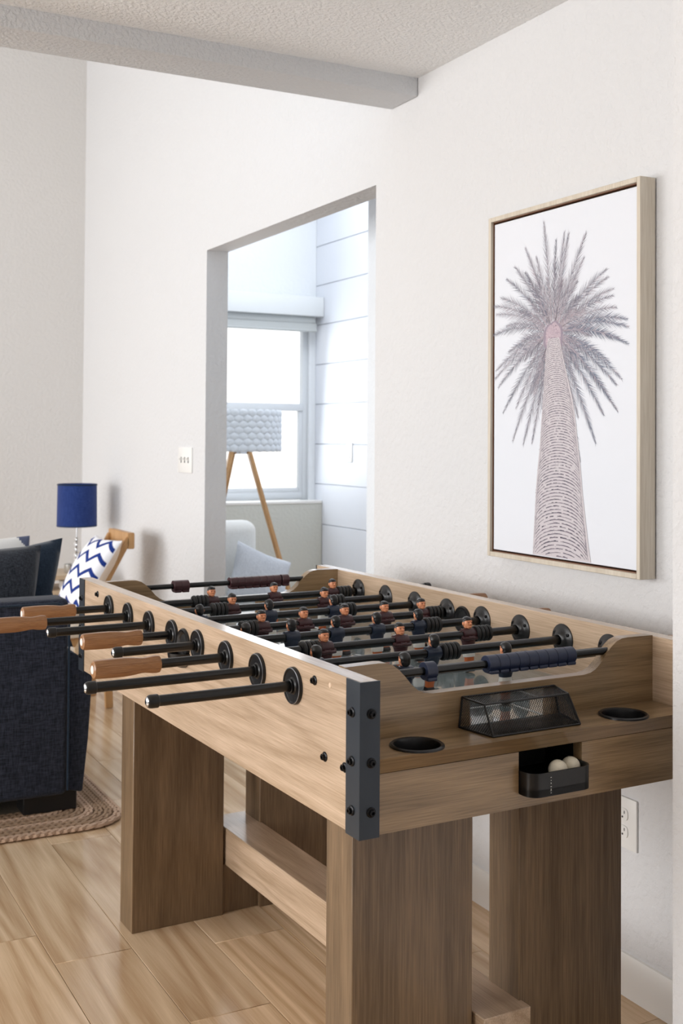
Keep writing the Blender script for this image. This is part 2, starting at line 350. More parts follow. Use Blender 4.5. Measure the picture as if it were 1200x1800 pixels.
for dz in (.0195, -.0195):
    r = MB().loft([(-.0085, 0, 0, .0165, .014), (-.006, 0, 0, .0165, .014)], 20, 3); r.bm.transform(Matrix.Rotation(PI / 2, 4, 'X') @ Matrix.Translation((0, dz, 0)) @ Matrix.Scale(-1, 4, (0, 0, 1)))
    o = r.build('receptacle', M['plate'], t)
    MB().box((-.0075, -.0092, dz + .001), (-.0052, -.0084, dz + .0085)).box((.0052, -.0092, dz + .002), (.0072, -.0084, dz + .0085)).lathe([(.0024, 0), (.0024, .0008)], 10, (0, -.0092, dz - .006), 'Y').build('slots', M['slot'], o)

# ================================================================== FOOSBALL TABLE
TX, TY, TH = .87487, 1.58747, .0253167
L, W, T, B, H = 1.49774, .75387, .0330, .243, .88
ct, st = math.cos(TH), math.sin(TH)
def TW(u, v, z): return (TX + ct * u - st * v, TY + st * u + ct * v, z)
tb = thing('foosball_table', 'light oak foosball table with black metal corner plates and slab legs', 'foosball table', (TX, TY, 0), TH)
VP0, VP1 = .107, .130        # near end panel
ZS, ZF = .755, .750          # shelf top, playfield
for u0 in (0, W - T):
    MB().box((u0, 0, H - B), (u0 + T, L, H), .0012, 1).build('side_board', M['oak_y'], tb)
def profile():
    q = [(.098, .8825), (.112, .8815), (.1255, .877), (.138, .868), (.151, .855), (.164, .840), (.1775, .829), (.190, .8235), (.207, .821)]
    return [(T, .8815)] + q + [(W - u, z) for u, z in reversed(q)] + [(W - T, .8815)]
g0, g1, gz = .286, .468, .806
for name, va, vb in (('end_panel', VP0, VP1), ('end_panel', L - VP1, L - VP0)):
    top = profile()
    # one sheet with the goal mouth cut out
    poly = [(T, .66), (g0, .66), (g0, gz), (g1, gz), (g1, .66), (W - T, .66)] + top[::-1]
    MB().prism(poly, 'Y', va, vb).build(name, M['oak_x'], tb)
def apron(v0, v1): return MB().prism([(T, H - B), (W - T, H - B), (W - T, .7315), (.4515, .7315), (.4515, .6615), (.3125, .6615), (.3125, .7315), (T, .7315)], 'Y', v0, v1)
apron(.0025, .025).build('apron', M['oak_x'], tb)
MB().box((T, L - .025, H - B), (W - T, L - .0025, .7315)).build('apron', M['oak_x'], tb)
# shelf with round holes for the cup holders
def shelf(y0, y1, cups):
    t = bmesh.new(); n = 40
    xs = [T, (cups[0][0] + cups[1][0]) / 2, W - T]
    for z, flip in ((ZS, 1), (ZS - .022, -1)):
        for i, (cx, cy) in enumerate(cups):
            a, b = xs[i], xs[i + 1]; inn, out = [], []
            for k in range(n):
                th = 2 * PI * k / n; c, s_ = math.cos(th), math.sin(th)
                inn.append(t.verts.new((cx + .041 * c, cy + .041 * s_, z)))
                q = min(((b - cx) if c > 0 else (cx - a)) / max(abs(c), 1e-6), ((y1 - cy) if s_ > 0 else (cy - y0)) / max(abs(s_), 1e-6))
                out.append(t.verts.new((cx + q * c, cy + q * s_, z)))
            for k in range(n):
                j = (k + 1) % n; t.faces.new((inn[k], inn[j], out[j], out[k]))
            cor = []
            for (X_, Y_) in ((a, y0), (b, y0), (b, y1), (a, y1)):
                an = math.atan2(Y_ - cy, X_ - cx) % (2 * PI); k = int(an / (2 * PI) * n) % n; v = t.verts.new((X_, Y_, z))
                try: t.faces.new((out[k], v, out[(k + 1) % n]))
                except Exception: pass
    for (x0, ya, x1, yb) in ((xs[0], y0, xs[2], y0), (xs[0], y1, xs[2], y1)):
        t.faces.new([t.verts.new(p) for p in ((x0, ya, ZS), (x1, yb, ZS), (x1, yb, ZS - .022), (x0, ya, ZS - .022))])
    bmesh.ops.remove_doubles(t, verts=t.verts, dist=1e-5)
    bmesh.ops.recalc_face_normals(t, faces=t.faces)
    m = MB(); m.merge(t); return m
cups = [(.133, .042), (.585, .042)]
cups2 = [(.169, L - .046), (.621, L - .046)]
shelf(.001, VP0, cups).build('end_shelf', M['oak_x'], tb)
shelf(L - VP0, L - .001, cups2).build('end_shelf', M['oak_x'], tb)
for cx, cy in cups + cups2:
    MB().lathe([(.046, ZS), (.0455, ZS + .003), (.043, ZS + .0045), (.0395, ZS + .003), (.038, ZS - .002), (.036, ZS - .06), (0, ZS - .062)], 40, (cx, cy, 0), 'Z', False).build('cup_holder', M['black'], tb)
# playfield and its lines
pf = MB().box((T, VP1, ZF - .012), (W - T, L - VP1, ZF)).build('playfield', M['field'], tb)
def fl(a, b, w=.006):
    a, b = Vector(a), Vector(b); d = (b - a).normalized(); n_ = Vector((-d.y, d.x)) * w / 2; e = d * w / 2
    return [a - n_ - e, b - n_ + e, b + n_ + e, a + n_ - e]
ln = MB(); LZ = ZF + .0006
def addl(a, b, w=.006): ln.prism([tuple(p) for p in fl(a, b, w)], 'Z', ZF, LZ)
def mir(v, k): return v if k == 0 else L - v
for k in (0, 1):
    for ua, va in ((.284, .236), (.197, .336)):
        addl((ua, mir(VP1 + .004, k)), (ua, mir(va, k))); addl((W - ua, mir(VP1 + .004, k)), (W - ua, mir(va, k))); addl((ua, mir(va, k)), (W - ua, mir(va, k)))
addl((T + .004, L / 2), (W - T - .004, L / 2))
for R_, cv, a0, a1 in ((.10, L / 2, 0, 2 * PI), (.07, .336, 0.15, PI - .15), (.07, L - .336, PI + .15, 2 * PI - .15)):
    n = 28
    for i in range(n):
        p, q = a0 + (a1 - a0) * i / n, a0 + (a1 - a0) * (i + 1) / n
        addl((W / 2 + R_ * math.cos(p), cv + R_ * math.sin(p)), (W / 2 + R_ * math.cos(q), cv + R_ * math.sin(q)))
ln.lathe([(.008, ZF), (.008, LZ)], 16, (W / 2, L / 2, 0))
ln.build('field_lines', M['line'], pf)
# corner plates with hex bolts
def bolt_me():
    m = MB().lathe([(.0082, 0), (.0082, .0012), (.0060, .0028), (.0058, .0028)], 20).lathe([(.0055, .0028), (.0055, .0062), (.0046, .0070), (.0028, .0070), (.0026, .0035), (0, .0035)], 6, (0, 0, 0), 'Z', False)
    return m.build('bolt', M['bolt'], tb)
bolt0 = bolt_me(); bolt_mesh = bolt0.data; bpy.data.objects.remove(bolt0)
def bolt(par, loc, d, s_=1.0):
    o = link('bolt', bolt_mesh, par, loc); o.rotation_euler = Vector(d).to_track_quat('Z', 'Y').to_euler(); o.scale = (s_,) * 3; return o
for sx_ in (0, 1):
    for sy_ in (0, 1):
        fx = (lambda u: W - u) if sx_ else (lambda u: u); fy = (lambda v: L - v) if sy_ else (lambda v: v)
        poly = [(-.0025, -.0025), (.0345, -.0025), (.0345, 0), (0, 0), (0, .041), (-.0025, .041)]
        cp = MB().prism([(fx(a), fy(b)) for a, b in poly], 'Z', H - B - .002, H, ).build('corner_plate', M['gun'], tb)
        for z in (.8295, .753, .676):
            bolt(cp, (fx(-.0025), fy(.0212), z), (1 if sx_ else -1, 0, 0)); bolt(cp, (fx(.0188), fy(-.0025), z), (0, 1 if sy_ else -1, 0))
        for v, z in ((.1524, .855), (.1146, .737), (.0479, .736)):
            bolt(tb, (fx(0), fy(v), z), (1 if sx_ else -1, 0, 0))
MB().lathe([(.0045, 0), (.0040, .0008), (0, .001)], 14).build('screw_cap', M['screwcap'], tb, (0, .0985, .857)).rotation_euler = (0, -PI / 2, 0)
# legs
for v0 in (.1488, 1.2667):
    for u0, u1 in ((.0734, .3238), (.4293, W - .0734)):
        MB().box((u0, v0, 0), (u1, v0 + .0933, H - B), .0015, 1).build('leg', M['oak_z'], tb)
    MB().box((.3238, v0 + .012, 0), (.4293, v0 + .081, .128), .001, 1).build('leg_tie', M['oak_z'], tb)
MB().box((.331, .122, .128), (.436, L - .122, .226), .0015, 1).build('stretcher', M['oak_y'], tb)
MB().box((T, VP1, H - B), (W - T, L - VP1, H - B + .015)).build('underside_panel', M['oak_y'], tb)
# bushings: outer flat discs with edge glint painted as a ring, inner cones with three screws
RV = [.737 + (3.5 - k) * .1455 for k in range(8)]; RZ = .832
def outer_bushing():
    m = MB(); m.lathe([(.0325, 0), (.0325, .003), (.0315, .0055), (.0300, .0065), (.0290, .0065), (.0275, .0045), (.015, .0040), (.0125, .006), (.0125, .0100), (.0098, .0105)], 40, ax='X', closed=False)
    m.mi = 1; m.lathe([(.0315, .0058), (.0312, .0066), (.0302, .0068), (.0300, .0060)], 40, ax='X', closed=False); return m
def inner_bushing():
    m = MB(); m.lathe([(.0335, 0), (.0335, .002), (.0315, .0035), (.026, .0045), (.019, .009), (.0155, .013), (.0110, .014)], 40, ax='X', closed=False)
    for k in range(3):
        a = 2 * PI * k / 3 + .5
        m.mi = 1; m.lathe([(.0040, .004), (.0036, .0072), (0, .0080)], 10, (0, .0245 * math.cos(a), .0245 * math.sin(a)), 'X', False)
    return m
ob, ib = None, None
for v in RV:
    for u, sgn, outer in ((0, -1, 1), (T, 1, 0), (W - T, -1, 0), (W, 1, 1)):
        if outer:
            if not ob: o = outer_bushing().build('outer_bushing', [M['black'], M['rim']], tb); ob = o.data
            else: o = link('outer_bushing', ob, tb)
        else:
            if not ib: o = inner_bushing().build('inner_bushing', [M['black'], M['bolt']], tb); ib = o.data
            else: o = link('inner_bushing', ib, tb)
        o.location = (u, v, RZ); o.rotation_euler = (0, 0, PI if sgn < 0 else 0)
# ball serving holes at mid length: ring, dark disc painted for the shade inside, catch bowl outside
for u, sgn in ((0, -1), (W, 1), (T, 1), (W - T, -1)):
    m = MB().lathe([(.0335, 0), (.0335, .003), (.031, .0062), (.028, .0060), (.022, .0025), (.0205, .001)], 40, ax='X', closed=False)
    o = m.build('serve_ring', M['black'], tb, (u, .7425, .822)); o.rotation_euler = (0, 0, PI if sgn < 0 else 0)
    q = MB().lathe([(.021, .0011), (0, .0011)], 28, ax='X', closed=False).build('serve_hole_shade', M['socket'], o)
for u, sgn in ((0, -1), (W, 1)):
    t = bmesh.new(); rows = []
    for i in range(7):
        a = PI / 2 * i / 6
        rows.append([t.verts.new((sgn * .036 * math.sin(a) * math.sin(PI * j / 16) , .034 * math.cos(PI * j / 16) * math.sin(a), -.034 * math.cos(a))) for j in range(17)])
    for A, B_ in zip(rows, rows[1:]):
        for j in range(16):
            vs_ = [A[j], A[j + 1], B_[j + 1], B_[j]]; t.faces.new(vs_)
    bmesh.ops.remove_doubles(t, verts=t.verts, dist=1e-5)
    bmesh.ops.solidify(t, geom=t.faces[:], thickness=.002)
    m = MB(); m.merge(t); m.build('serve_cup', M['black'], tb, (u, .7425, .806))
# ball return tray
def tray():
    m = MB(); n = 8; R_ = .022; u0, u1, v0, v1 = .314, .450, -.031, .10
    def path(off):
        r = R_ - off; P = [(u0 + off, v1)]
        for i in range(n + 1):
            a = PI + PI / 2 * i / n; P.append((u0 + R_ + r * math.cos(a), v0 + R_ + r * math.sin(a)))
        for i in range(n + 1):
            a = 1.5 * PI + PI / 2 * i / n; P.append((u1 - R_ + r * math.cos(a), v0 + R_ + r * math.sin(a)))
        P.append((u1 - off, v1)); return P
    A, B_ = path(0), path(.0028)
    m.prism(A + B_[::-1], 'Z', .661, .7005); m.prism(A, 'Z', .6605, .6735); return m
tr = tray().build('ball_tray', M['black'], tb)
MB().box((.3128, .0975, .662), (.4512, .1005, .7315)).box((.3125, .026, .7310), (.4515, .1, .7325)).box((.311, .026, .662), (.3132, .1, .7315)).box((.4508, .026, .662), (.453, .1, .7315)).build('tray_housing', M['socket'], tb)
mk = MB()   # the small pale row of marks on the tray front
for i, (w_, h_) in enumerate(((.0022, .0010), (.0010, .0024), (.0022, .0010), (.0012, .0020), (.0010, .0010), (.0022, .0008))):
    z = .6655 + i * .0052; mk.box((.3550 - w_ / 2, -.0314, z), (.3550 + w_ / 2, -.0308, z + h_))
t_ = bmesh.new(); mk.box((.3535, -.0314, .6692), (.3562, -.0308, .6698)); mk.build('marking', M['cup'], tr)
t_.free()
# black wire goal cage on the shelf
cg = bpy.data.objects.new('goal_cage', None)
def P3(u, v, z): return Vector((u, v, z))
zb, zt_ = ZS + .002, .8085
bl, br = P3(.262, VP0 - .002, zb), P3(.486, VP0 - .002, zb); fl_, fr = P3(.275, .024, zb), P3(.466, .024, zb)
tbl, tbr = P3(.268, VP0 - .002, zt_), P3(.474, VP0 - .002, zt_); tfl, tfr = P3(.268, .040, zt_), P3(.452, .040, zt_)
m = MB(); r = .0019
for a, b in ((bl, fl_), (fl_, fr), (fr, br), (tbl, tbr), (tbl, tfl), (tfl, tfr), (tfr, tbr), (bl, tbl), (br, tbr), (fl_, tfl), (fr, tfr)): m.tube([a, b], r, 8)
cage = m.build('goal_cage', M['black'], tb)
def meshpanel(m, A, B_, C_, D, step=.0052, rr=.00042):
    """diamond wire mesh on quad A-B-C-D"""
    w_, h_ = (B_ - A).length, (D - A).length
    def P(x, y): s_, q = x / w_, y / h_; return (A * (1 - s_) + B_ * s_) * (1 - q) + (D * (1 - s_) + C_ * s_) * q
    k = -h_
    while k < w_:
        x0, x1 = max(0, k), min(w_, k + h_)
        if x1 > x0:
            m.tube([P(x0, x0 - k), P(x1, x1 - k)], rr, 4, False); m.tube([P(x0, h_ - (x0 - k)), P(x1, h_ - (x1 - k))], rr, 4, False)
        k += step
m = MB()
meshpanel(m, fl_, fr, tfr, tfl); meshpanel(m, tfl, tfr, tbr, tbl); meshpanel(m, fl_, bl, tbl, tfl); meshpanel(m, fr, br, tbr, tfr)
meshpanel(m, fl_, fr, br, bl)
m.build('wire_mesh', M['black'], cage)['kind'] = 'stuff'

# balls
for k, (u, v) in enumerate(((.399, .004), (.4325, .010))):
    o = MB().ell((0, 0, 0), (.0168,) * 3, 28, 18).build('foosball', M['ball'], None, TW(u, v, .6735 + .0168))
    tag(o, ('cream foosball at the left in the black return tray', 'cream foosball at the right in the black return tray')[k], 'ball', 'balls in the return tray')

# ------------------------------------------------------------------ player figures (rod axis = X through origin, facing -Y)
def figure_meshes():
    D = {}
    m = MB(); m.loft([(-.026, 0, 0, .0115, .0085), (-.020, 0, 0, .0130, .0098), (-.008, 0, -.0005, .0155, .0112), (.002, 0, 0, .0172, .0112), (.008, 0, 0, .0165, .0098), (.0118, 0, 0, .0105, .0078), (.0135, 0, 0, .0062, .0062)], 24, 2.4)
    for s_ in (-1, 1):   # folded arms
        m.tube([(s_ * .0150, .001, .0062), (s_ * .0178, -.002, -.001), (s_ * .0160, -.0085, -.0075), (s_ * .0060, -.0122, -.0078), (-s_ * .0070, -.0120, -.0050)], [.0046, .0048, .0044, .0038, .0030], 10)
    D['torso'] = m
    m = MB(); m.lathe([(.0052, .0105), (.0048, .0150), (.0046, .018)], 14)                      # neck
    m.ell((0, -.0005, .0245), (.0078, .0088, .0104), 20, 14)
    m.ell((0, -.0052, .0190), (.0048, .0040, .0040), 12, 8)                                      # chin
    m.tube([(0, -.0082, .0272), (0, -.0104, .0235), (0, -.0088, .0226)], [.0010, .0018, .0012], 8)  # nose
    m.tube([(-.0050, -.0076, .0284), (0, -.0088, .0279), (.0050, -.0076, .0284)], [.0008, .0012, .0008], 6)
    m.tube([(-.0026, -.0084, .0190), (0, -.0092, .0186), (.0026, -.0084, .0190)], .0008, 6)
    for s_ in (-1, 1): m.ell((s_ * .0080, .0008, .0245), (.0014, .0026, .0034), 8, 6)
    D['head'] = m
    m = MB(); m.ell((0, .0020, .0272), (.0083, .0086, .0096), 20, 12); m.ell((0, .0042, .0232), (.0074, .0060, .0082), 16, 10); m.ell((0, .0004, .0312), (.0079, .0088, .0050), 16, 8)
    for s_ in (-1, 1): m.ell((s_ * .0032, -.0084, .0262), (.0011, .0008, .0007), 8, 5); m.tube([(s_ * .0015, -.0086, .0279), (s_ * .0052, -.0076, .0283)], .0006, 5)
    D['hair'] = m
    D['shorts'] = MB().loft([(-.048, 0, 0, .0132, .0096), (-.040, 0, 0, .0140, .0102), (-.030, 0, 0, .0124, .0092), (-.0255, 0, 0, .0112, .0082)], 20, 2.8)
    m = MB(); m.loft([(-.072, 0, 0, .0098, .0058), (-.064, 0, 0, .0096, .0056), (-.056, 0, 0, .0108, .0066), (-.047, 0, 0, .0112, .0074)], 18, 3.2); D['legs'] = m
    m = MB(); m.loft([(-.0795, 0, 0, .0098, .0085), (-.0775, 0, 0, .0106, .0098), (-.0735, 0, 0, .0104, .0088), (-.0705, 0, 0, .0098, .0062)], 18, 3.5); D['shoes'] = m
    for k_ in ('head', 'hair'):
        D[k_].bm.transform(Matrix.Translation((0, 0, .0228)) @ Matrix.Scale(1.26, 4) @ Matrix.Translation((0, 0, -.0236)))
    D['torso'].bm.transform(Matrix.Diagonal((1.12, 1.1, 1.06, 1)))
    D['rod_screw'] = MB().lathe([(.0026, .0085), (.0022, .0118), (0, .0120)], 10, ax='Y', closed=False)
    D['collar'] = MB().lathe([(.0125, -.0165), (.0132, -.0150), (.0132, .0150), (.0125, .0165)], 18, ax='X')
    return D
FM = {}
for k, mb_ in figure_meshes().items():
    mat = {'torso': M['maroon'], 'head': M['skin'], 'hair': M['hair'], 'shorts': M['white'], 'legs': M['leg'], 'shoes': M['hair'], 'rod_screw': M['rim'], 'collar': M['maroon']}[k]
    o = mb_.build(k, mat); FM[k] = o.data; bpy.data.objects.remove(o)
FM['torso_n'] = FM['torso'].copy(); FM['torso_n'].materials[0] = M['navy']; FM['collar_n'] = FM['collar'].copy(); FM['collar_n'].materials[0] = M['navy']
def figure(rod, x, navy, tilt=0):
    n_ = '_n' if navy else ''
    f = link('player_figure', FM['torso' + n_], rod, (x, 0, 0)); f.rotation_euler = (tilt, 0, PI if navy else 0)
    for k in ('head', 'hair', 'shorts', 'legs', 'shoes', 'rod_screw'): link(k, FM[k], f)
    link('collar', FM['collar' + n_], f)
# bumper: four rubber ribs
def bumper_mesh():
    prof = []; w_ = .042
    for k in range(4):
        x = -w_ / 2 + k * w_ / 4; prof += [(.0118, x), (.0165, x + .0012), (.0178, x + .004), (.0178, x + .0065), (.0165, x + .0092), (.0118, x + .0105)]
    return MB().lathe([(.009, -w_ / 2 - .0001)] + prof + [(.009, w_ / 2 + .0001)], 26, ax='X')
o = bumper_mesh().build('bumper', M['rubber']); BMP = o.data; bpy.data.objects.remove(o)
def grip_mesh():
    n = 64; prof = [(.0135, 0), (.0168, .0022), (.0178, .006), (.0186, .035), (.0186, .060), (.0172, .078), (.0150, .093), (.0148, .100), (.0168, .114), (.0174, .122), (.0165, .129), (.0130, .131)]
    m = MB(); m.lathe(prof, 8, ax='X', phase=PI / 8)
    me_bm = m.bm
    bmesh.ops.bevel(me_bm, geom=[e for e in me_bm.edges if abs(e.verts[0].co.x - e.verts[1].co.x) > .001], offset=.0016, segments=2, affect='EDGES')
    return m
o = grip_mesh().build('grip', M['grip'], sharp=30); GRP = o.data; bpy.data.objects.remove(o)
o = MB().lathe([(.0, -.0006), (.0075, -.0006), (.0092, .0012), (.0092, .004)], 20, ax='X', closed=False).build('grip_plug', M['cup']); PLG = o.data; bpy.data.objects.remove(o)
o = MB().lathe([(0, 0), (.0060, .0002), (.0090, .002), (.0108, .005), (.0112, .008), (.0112, .019), (.0104, .020)], 24, ax='X', closed=False).build('end_cap', M['black']); CAP = o.data; bpy.data.objects.remove(o)
o = MB().lathe([(0, -.0008), (.0052, -.0006), (.0080, .0012), (.0085, .0030)], 20, ax='X', closed=False).build('cap_end', M['chrome']); CPE = o.data; bpy.data.objects.remove(o)

# rods, far to near: (left end u, right end u, grip side, team navy, figures, bumper centres, label)
RODS = [
 (-.219, .962, 'L', 0, (.275, .457, .637), (.242, .672), 'black steel rod farthest along the table, with three maroon figures, wooden grip at left'),
 (-.330, .850, 'L', 0, (.268, .5305), (.233, .567), 'second farthest rod, two maroon figures, its wooden grip pulled furthest out to the left'),
 (-.2362, .944, 'R', 1, (.123, .303, .481), (.518, .087), 'third farthest rod, navy figures, bare black cap at left'),
 (-.2024, .905, 'L', 0, (.2134, .3208, .4295, .5394, .645), (.180, .682), 'rod with five maroon figures across the middle of the table'),
 (-.1836, .922, 'R', 1, (.107, .2149, .3243, .4295, .541), (.072, .577), 'rod with five navy figures across the middle of the table'),
 (-.2688, .885, 'L', 0, (.217, .3998, .5754), (.183, .6125), 'third nearest rod, three maroon figures, wooden grip nearest the viewer at left'),
 (-.3275, .880, 'R', 1, (.1174, .385), (.083, .425), 'second nearest rod, two navy figures, long bare end with black cap at left'),
 (-.2688, .930, 'R', 1, (.2252, .456), (.19, .492), 'nearest rod, navy figures, bare end with black cap at left, behind the score counters'),
]
UC = W / 2
TILT = {(2, 0): .15, (2, 1): -.12, (4, 1): .1, (6, 1): .12, (1, 1): .15}
for i, (ua, ub, side, navy, figs, bumps, lab) in enumerate(RODS):
    rd = thing('player_rod', lab, 'foosball rod', TW(UC, RV[i], RZ), TH, 'foosball rods')
    a, b = ua - UC, ub - UC
    MB().lathe([(.0091, a + .006), (.0091, b - .006)], 20, ax='X').build('shaft', M['rod'], rd)
    for end, x in (('L', a), ('R', b)):
        rz = 0 if end == 'L' else PI
        if end == side:
            g = link('grip', GRP, rd, (x, 0, 0)); g.rotation_euler = (0, 0, rz); link('grip_plug', PLG, g)
        else:
            g = link('end_cap', CAP, rd, (x, 0, 0)); g.rotation_euler = (0, 0, rz); link('cap_end', CPE, g)
    tl = {0: -.05, 1: .10, 2: .18, 3: -.08, 4: .06, 5: -.10, 6: -.16, 7: .0}[i]
    for u in figs: figure(rd, u - UC, navy, tl)
    for u in bumps: link('bumper', BMP, rd, (u - UC, 0, 0))

# scoring rods with sliding counters
def counter_mesh():
    m = MB(); m.lathe([(.0072, -.0109), (.0148, -.0109), (.0155, -.0103), (.0155, .0103), (.0148, .0109), (.0072, .0109)], 24, ax='X', closed=False)
    m.box((-.0098, -.0146, -.0165), (.0098, .002, -.0098), .002); return m
cm = []
for mm in (M['bead_n'], M['bead_m']):
    o = counter_mesh().build('counter', mm); cm.append(o.data); bpy.data.objects.remove(o)
for (v, z, me, cs, lab) in ((.118, .8585, cm[0], [.2055] + [.3385 + .0222 * k for k in range(9)], 'score-keeping rod with navy counters set in the near end panel'),
                            (L - .118, .8585, cm[1], [.229, .2512] + [.394 + .0222 * k for k in range(7)] + [.553], 'score-keeping rod with maroon counters set in the far end panel')):
    sr = thing('score_rod', lab, 'score counter', TW(UC, v, z), TH)
    MB().lathe([(.0070, .130 - UC), (.0070, W - .130 - UC)], 16, ax='X').build('shaft', M['rod'], sr)
    for u in cs: link('counter', me, sr, (u - UC, 0, 0))

# ================================================================== PALM PRINT
art = thing('framed_canvas', 'tall framed print of a palm tree seen from below hanging on the right wall', 'picture', (XW, 2.24, .953))
fy0, fy1, fz = 1.948 - 2.24, 2.53 - 2.24, .896
m = MB(); lip = .012; dx = .048
def rail(y0, y1, z0, z1): m.box((-dx, y0, z0), (-.003, y1, z1), .001, 1)
for nm, (y0, y1, z0, z1) in {'a': (fy0, fy0 + lip, 0, fz), 'b': (fy1 - lip, fy1, 0, fz), 'c': (fy0 + lip, fy1 - lip, 0, lip), 'd': (fy0 + lip, fy1 - lip, fz - lip, fz)}.items():
    m = MB(); rail(y0, y1, z0, z1); m.build('frame_rail', M['champagne'], art)
MB().box((-.012, fy0 + lip, lip), (-.003, fy1 - lip, fz - lip)).box((-.040, fy0 + lip, fz - lip - .002), (-.003, fy1 - lip, fz - lip)).box((-.040, fy0 + lip, lip), (-.003, fy1 - lip, lip + .002)).box((-.040, fy1 - lip - .002, lip), (-.003, fy1 - lip, fz - lip)).build('liner', M['walnut'], art)
cx = -.040
cv = MB().box((cx, fy0 + lip + .006, lip + .006), (-.013, fy1 - lip - .006, fz - lip - .007), .001, 1).build('canvas', M['canvas'], art)
TIPS = [(2.302, 1.804), (2.254, 1.752), (2.221, 1.767), (2.205, 1.762), (2.14, 1.752), (2.148, 1.694), (2.067, 1.656), (2.063, 1.637), (2.045, 1.608), (2.377, 1.749), (2.333, 1.722), (2.422, 1.707), (2.457, 1.678), (2.483, 1.632), (2.514, 1.613), (2.504, 1.59), (2.519, 1.536), (2.457, 1.556), (2.503, 1.442), (2.508, 1.42), (2.492, 1.398), (2.471, 1.33), (2.429, 1.257), (2.384, 1.248), (2.348, 1.251), (2.415, 1.341), (2.033, 1.564), (1.998, 1.534), (1.994, 1.517), (1.994, 1.478), (2.025, 1.491), (2.057, 1.439), (2.016, 1.4), (2.033, 1.387), (2.077, 1.318), (2.029, 1.326), (2.105, 1.253), (2.16, 1.208), (2.045, 1.592), (2.446, 1.488), (2.377, 1.686), (2.168, 1.314), (2.057, 1.356)]
TR = [(2.283, 2.24, 1.511), (2.292, 2.229, 1.476), (2.297, 2.21, 1.418), (2.303, 2.189, 1.361), (2.31, 2.177, 1.304), (2.315, 2.168, 1.246), (2.324, 2.158, 1.19), (2.331, 2.151, 1.133), (2.335, 2.141, 1.076), (2.34, 2.131, 1.02), (2.3425, 2.121, .9735)]
rnd = random.Random(3)
pv, pf_, pc = [], [], []
def poly2(pts, col, depth):
    i0 = len(pv)
    for y, z in pts: pv.append((cx - .0002 - depth, y - 2.24, z - .953))
    pf_.append(list(range(i0, i0 + len(pts)))); pc.append(col)
INK = [lin((126, 122, 134)), lin((158, 152, 162)), lin((106, 114, 134)), lin((174, 160, 168)), lin((90, 92, 108)), lin((196, 192, 200))]
cen = Vector((2.2635, 1.527))
def frond(tip, ink, dense=1.0, depth=0):
    tip = Vector(tip); d = tip - cen; Ln = d.length; d.normalize()
    root = cen + Vector((d.x * .024, d.y * .018)); sag = -.10 * abs(d.x) * Ln
    N = int(105 * dense * Ln / .25)
    def P(t):
        p = root.lerp(tip, t); return Vector((p.x, p.y - sag * 4 * t * (1 - t) * (.6)))
    last = None
    for k in range(14):   # midrib
        a, b = P(k / 14), P((k + 1) / 14); q = (b - a).normalized(); nn = Vector((-q.y, q.x)) * (.0009 * (1 - k / 18))
        poly2([a - nn, b - nn, b + nn, a + nn], INK[3] if k < 5 else INK[1], depth + .00006)
    for k in range(N):
        t = (k + rnd.random()) / N
        if t < .05: continue
        a = P(t); q = (P(min(1, t + .02)) - P(max(0, t - .02))).normalized()
        s_ = 1 if k % 2 else -1
        prof = math.sin(min(1, t * 1.25) * PI * .62 + .22) * (1.08 - t ** 5 * .75)
        ll = .031 * prof * (.7 + .5 * rnd.random())
        ang = s_ * (.75 - .35 * t + rnd.uniform(-.12, .12))
        dr = Vector((q.x * math.cos(ang) - q.y * math.sin(ang), q.x * math.sin(ang) + q.y * math.cos(ang)))
        wd = Vector((-dr.y, dr.x)) * .00062
        b = a + dr * ll; col = INK[ink] if rnd.random() < .6 else INK[rnd.randrange(6)]
        poly2([a - wd, b, a + wd], col, depth + .00003 * rnd.random())
for i, tp in enumerate(TIPS):
    right_low = tp[0] < 2.12 and tp[1] < 1.56
    frond(tp, 2 if right_low else rnd.choice((0, 0, 1, 4)), 1.25 if right_low else 1.0, .0000 + i * .000004)
for _ in range(46):    # shorter inner fronds fill the crown
    a = rnd.uniform(0, 2 * PI); e = rnd.uniform(.10, .19); tp = (cen.x + math.cos(a) * e * .86, cen.y + math.sin(a) * e * 1.05)
    if tp[1] < 1.47 and abs(tp[0] - 2.26) < .04: continue
    frond(tp, rnd.choice((0, 1, 3, 5)), .8, .0002)
# crown boot and trunk
n = 30
ring = [(2.2625 + .030 * math.cos(2 * PI * k / n) * (1 + .08 * math.sin(7 * k)), 1.512 + .036 * math.sin(2 * PI * k / n) * (1 + .06 * math.sin(5 * k))) for k in range(n)]
poly2([(2.2625 + (y - 2.2625) * 1.28, 1.512 + (z - 1.512) * 1.12) for y, z in ring], lin((152, 140, 154)), .00040)
poly2(ring, lin((190, 172, 182)), .00042)
for _ in range(420):
    a = rnd.uniform(0, 2 * PI); r_ = rnd.random() ** .5; y = 2.2625 + .029 * r_ * math.cos(a); z = 1.512 + .035 * r_ * math.sin(a); s_ = rnd.uniform(.001, .003)
    poly2([(y, z), (y + s_ * .5, z + s_), (y + s_, z)], rnd.choice((lin((160, 140, 156)), lin((210, 192, 200)), lin((140, 122, 138)))), .00045)
def edge(z):
    for (a0, b0, z0), (a1, b1, z1) in zip(TR, TR[1:]):
        if z1 <= z <= z0: k = (z0 - z) / (z0 - z1); return a0 + (a1 - a0) * k, b0 + (b1 - b0) * k
    return TR[-1][:2]
for (a0, b0, z0), (a1, b1, z1) in zip(TR, TR[1:]): poly2([(a0, z0), (b0, z0), (b1, z1), (a1, z1)], lin((204, 197, 201)), .00050)
z = 1.508; k = 0
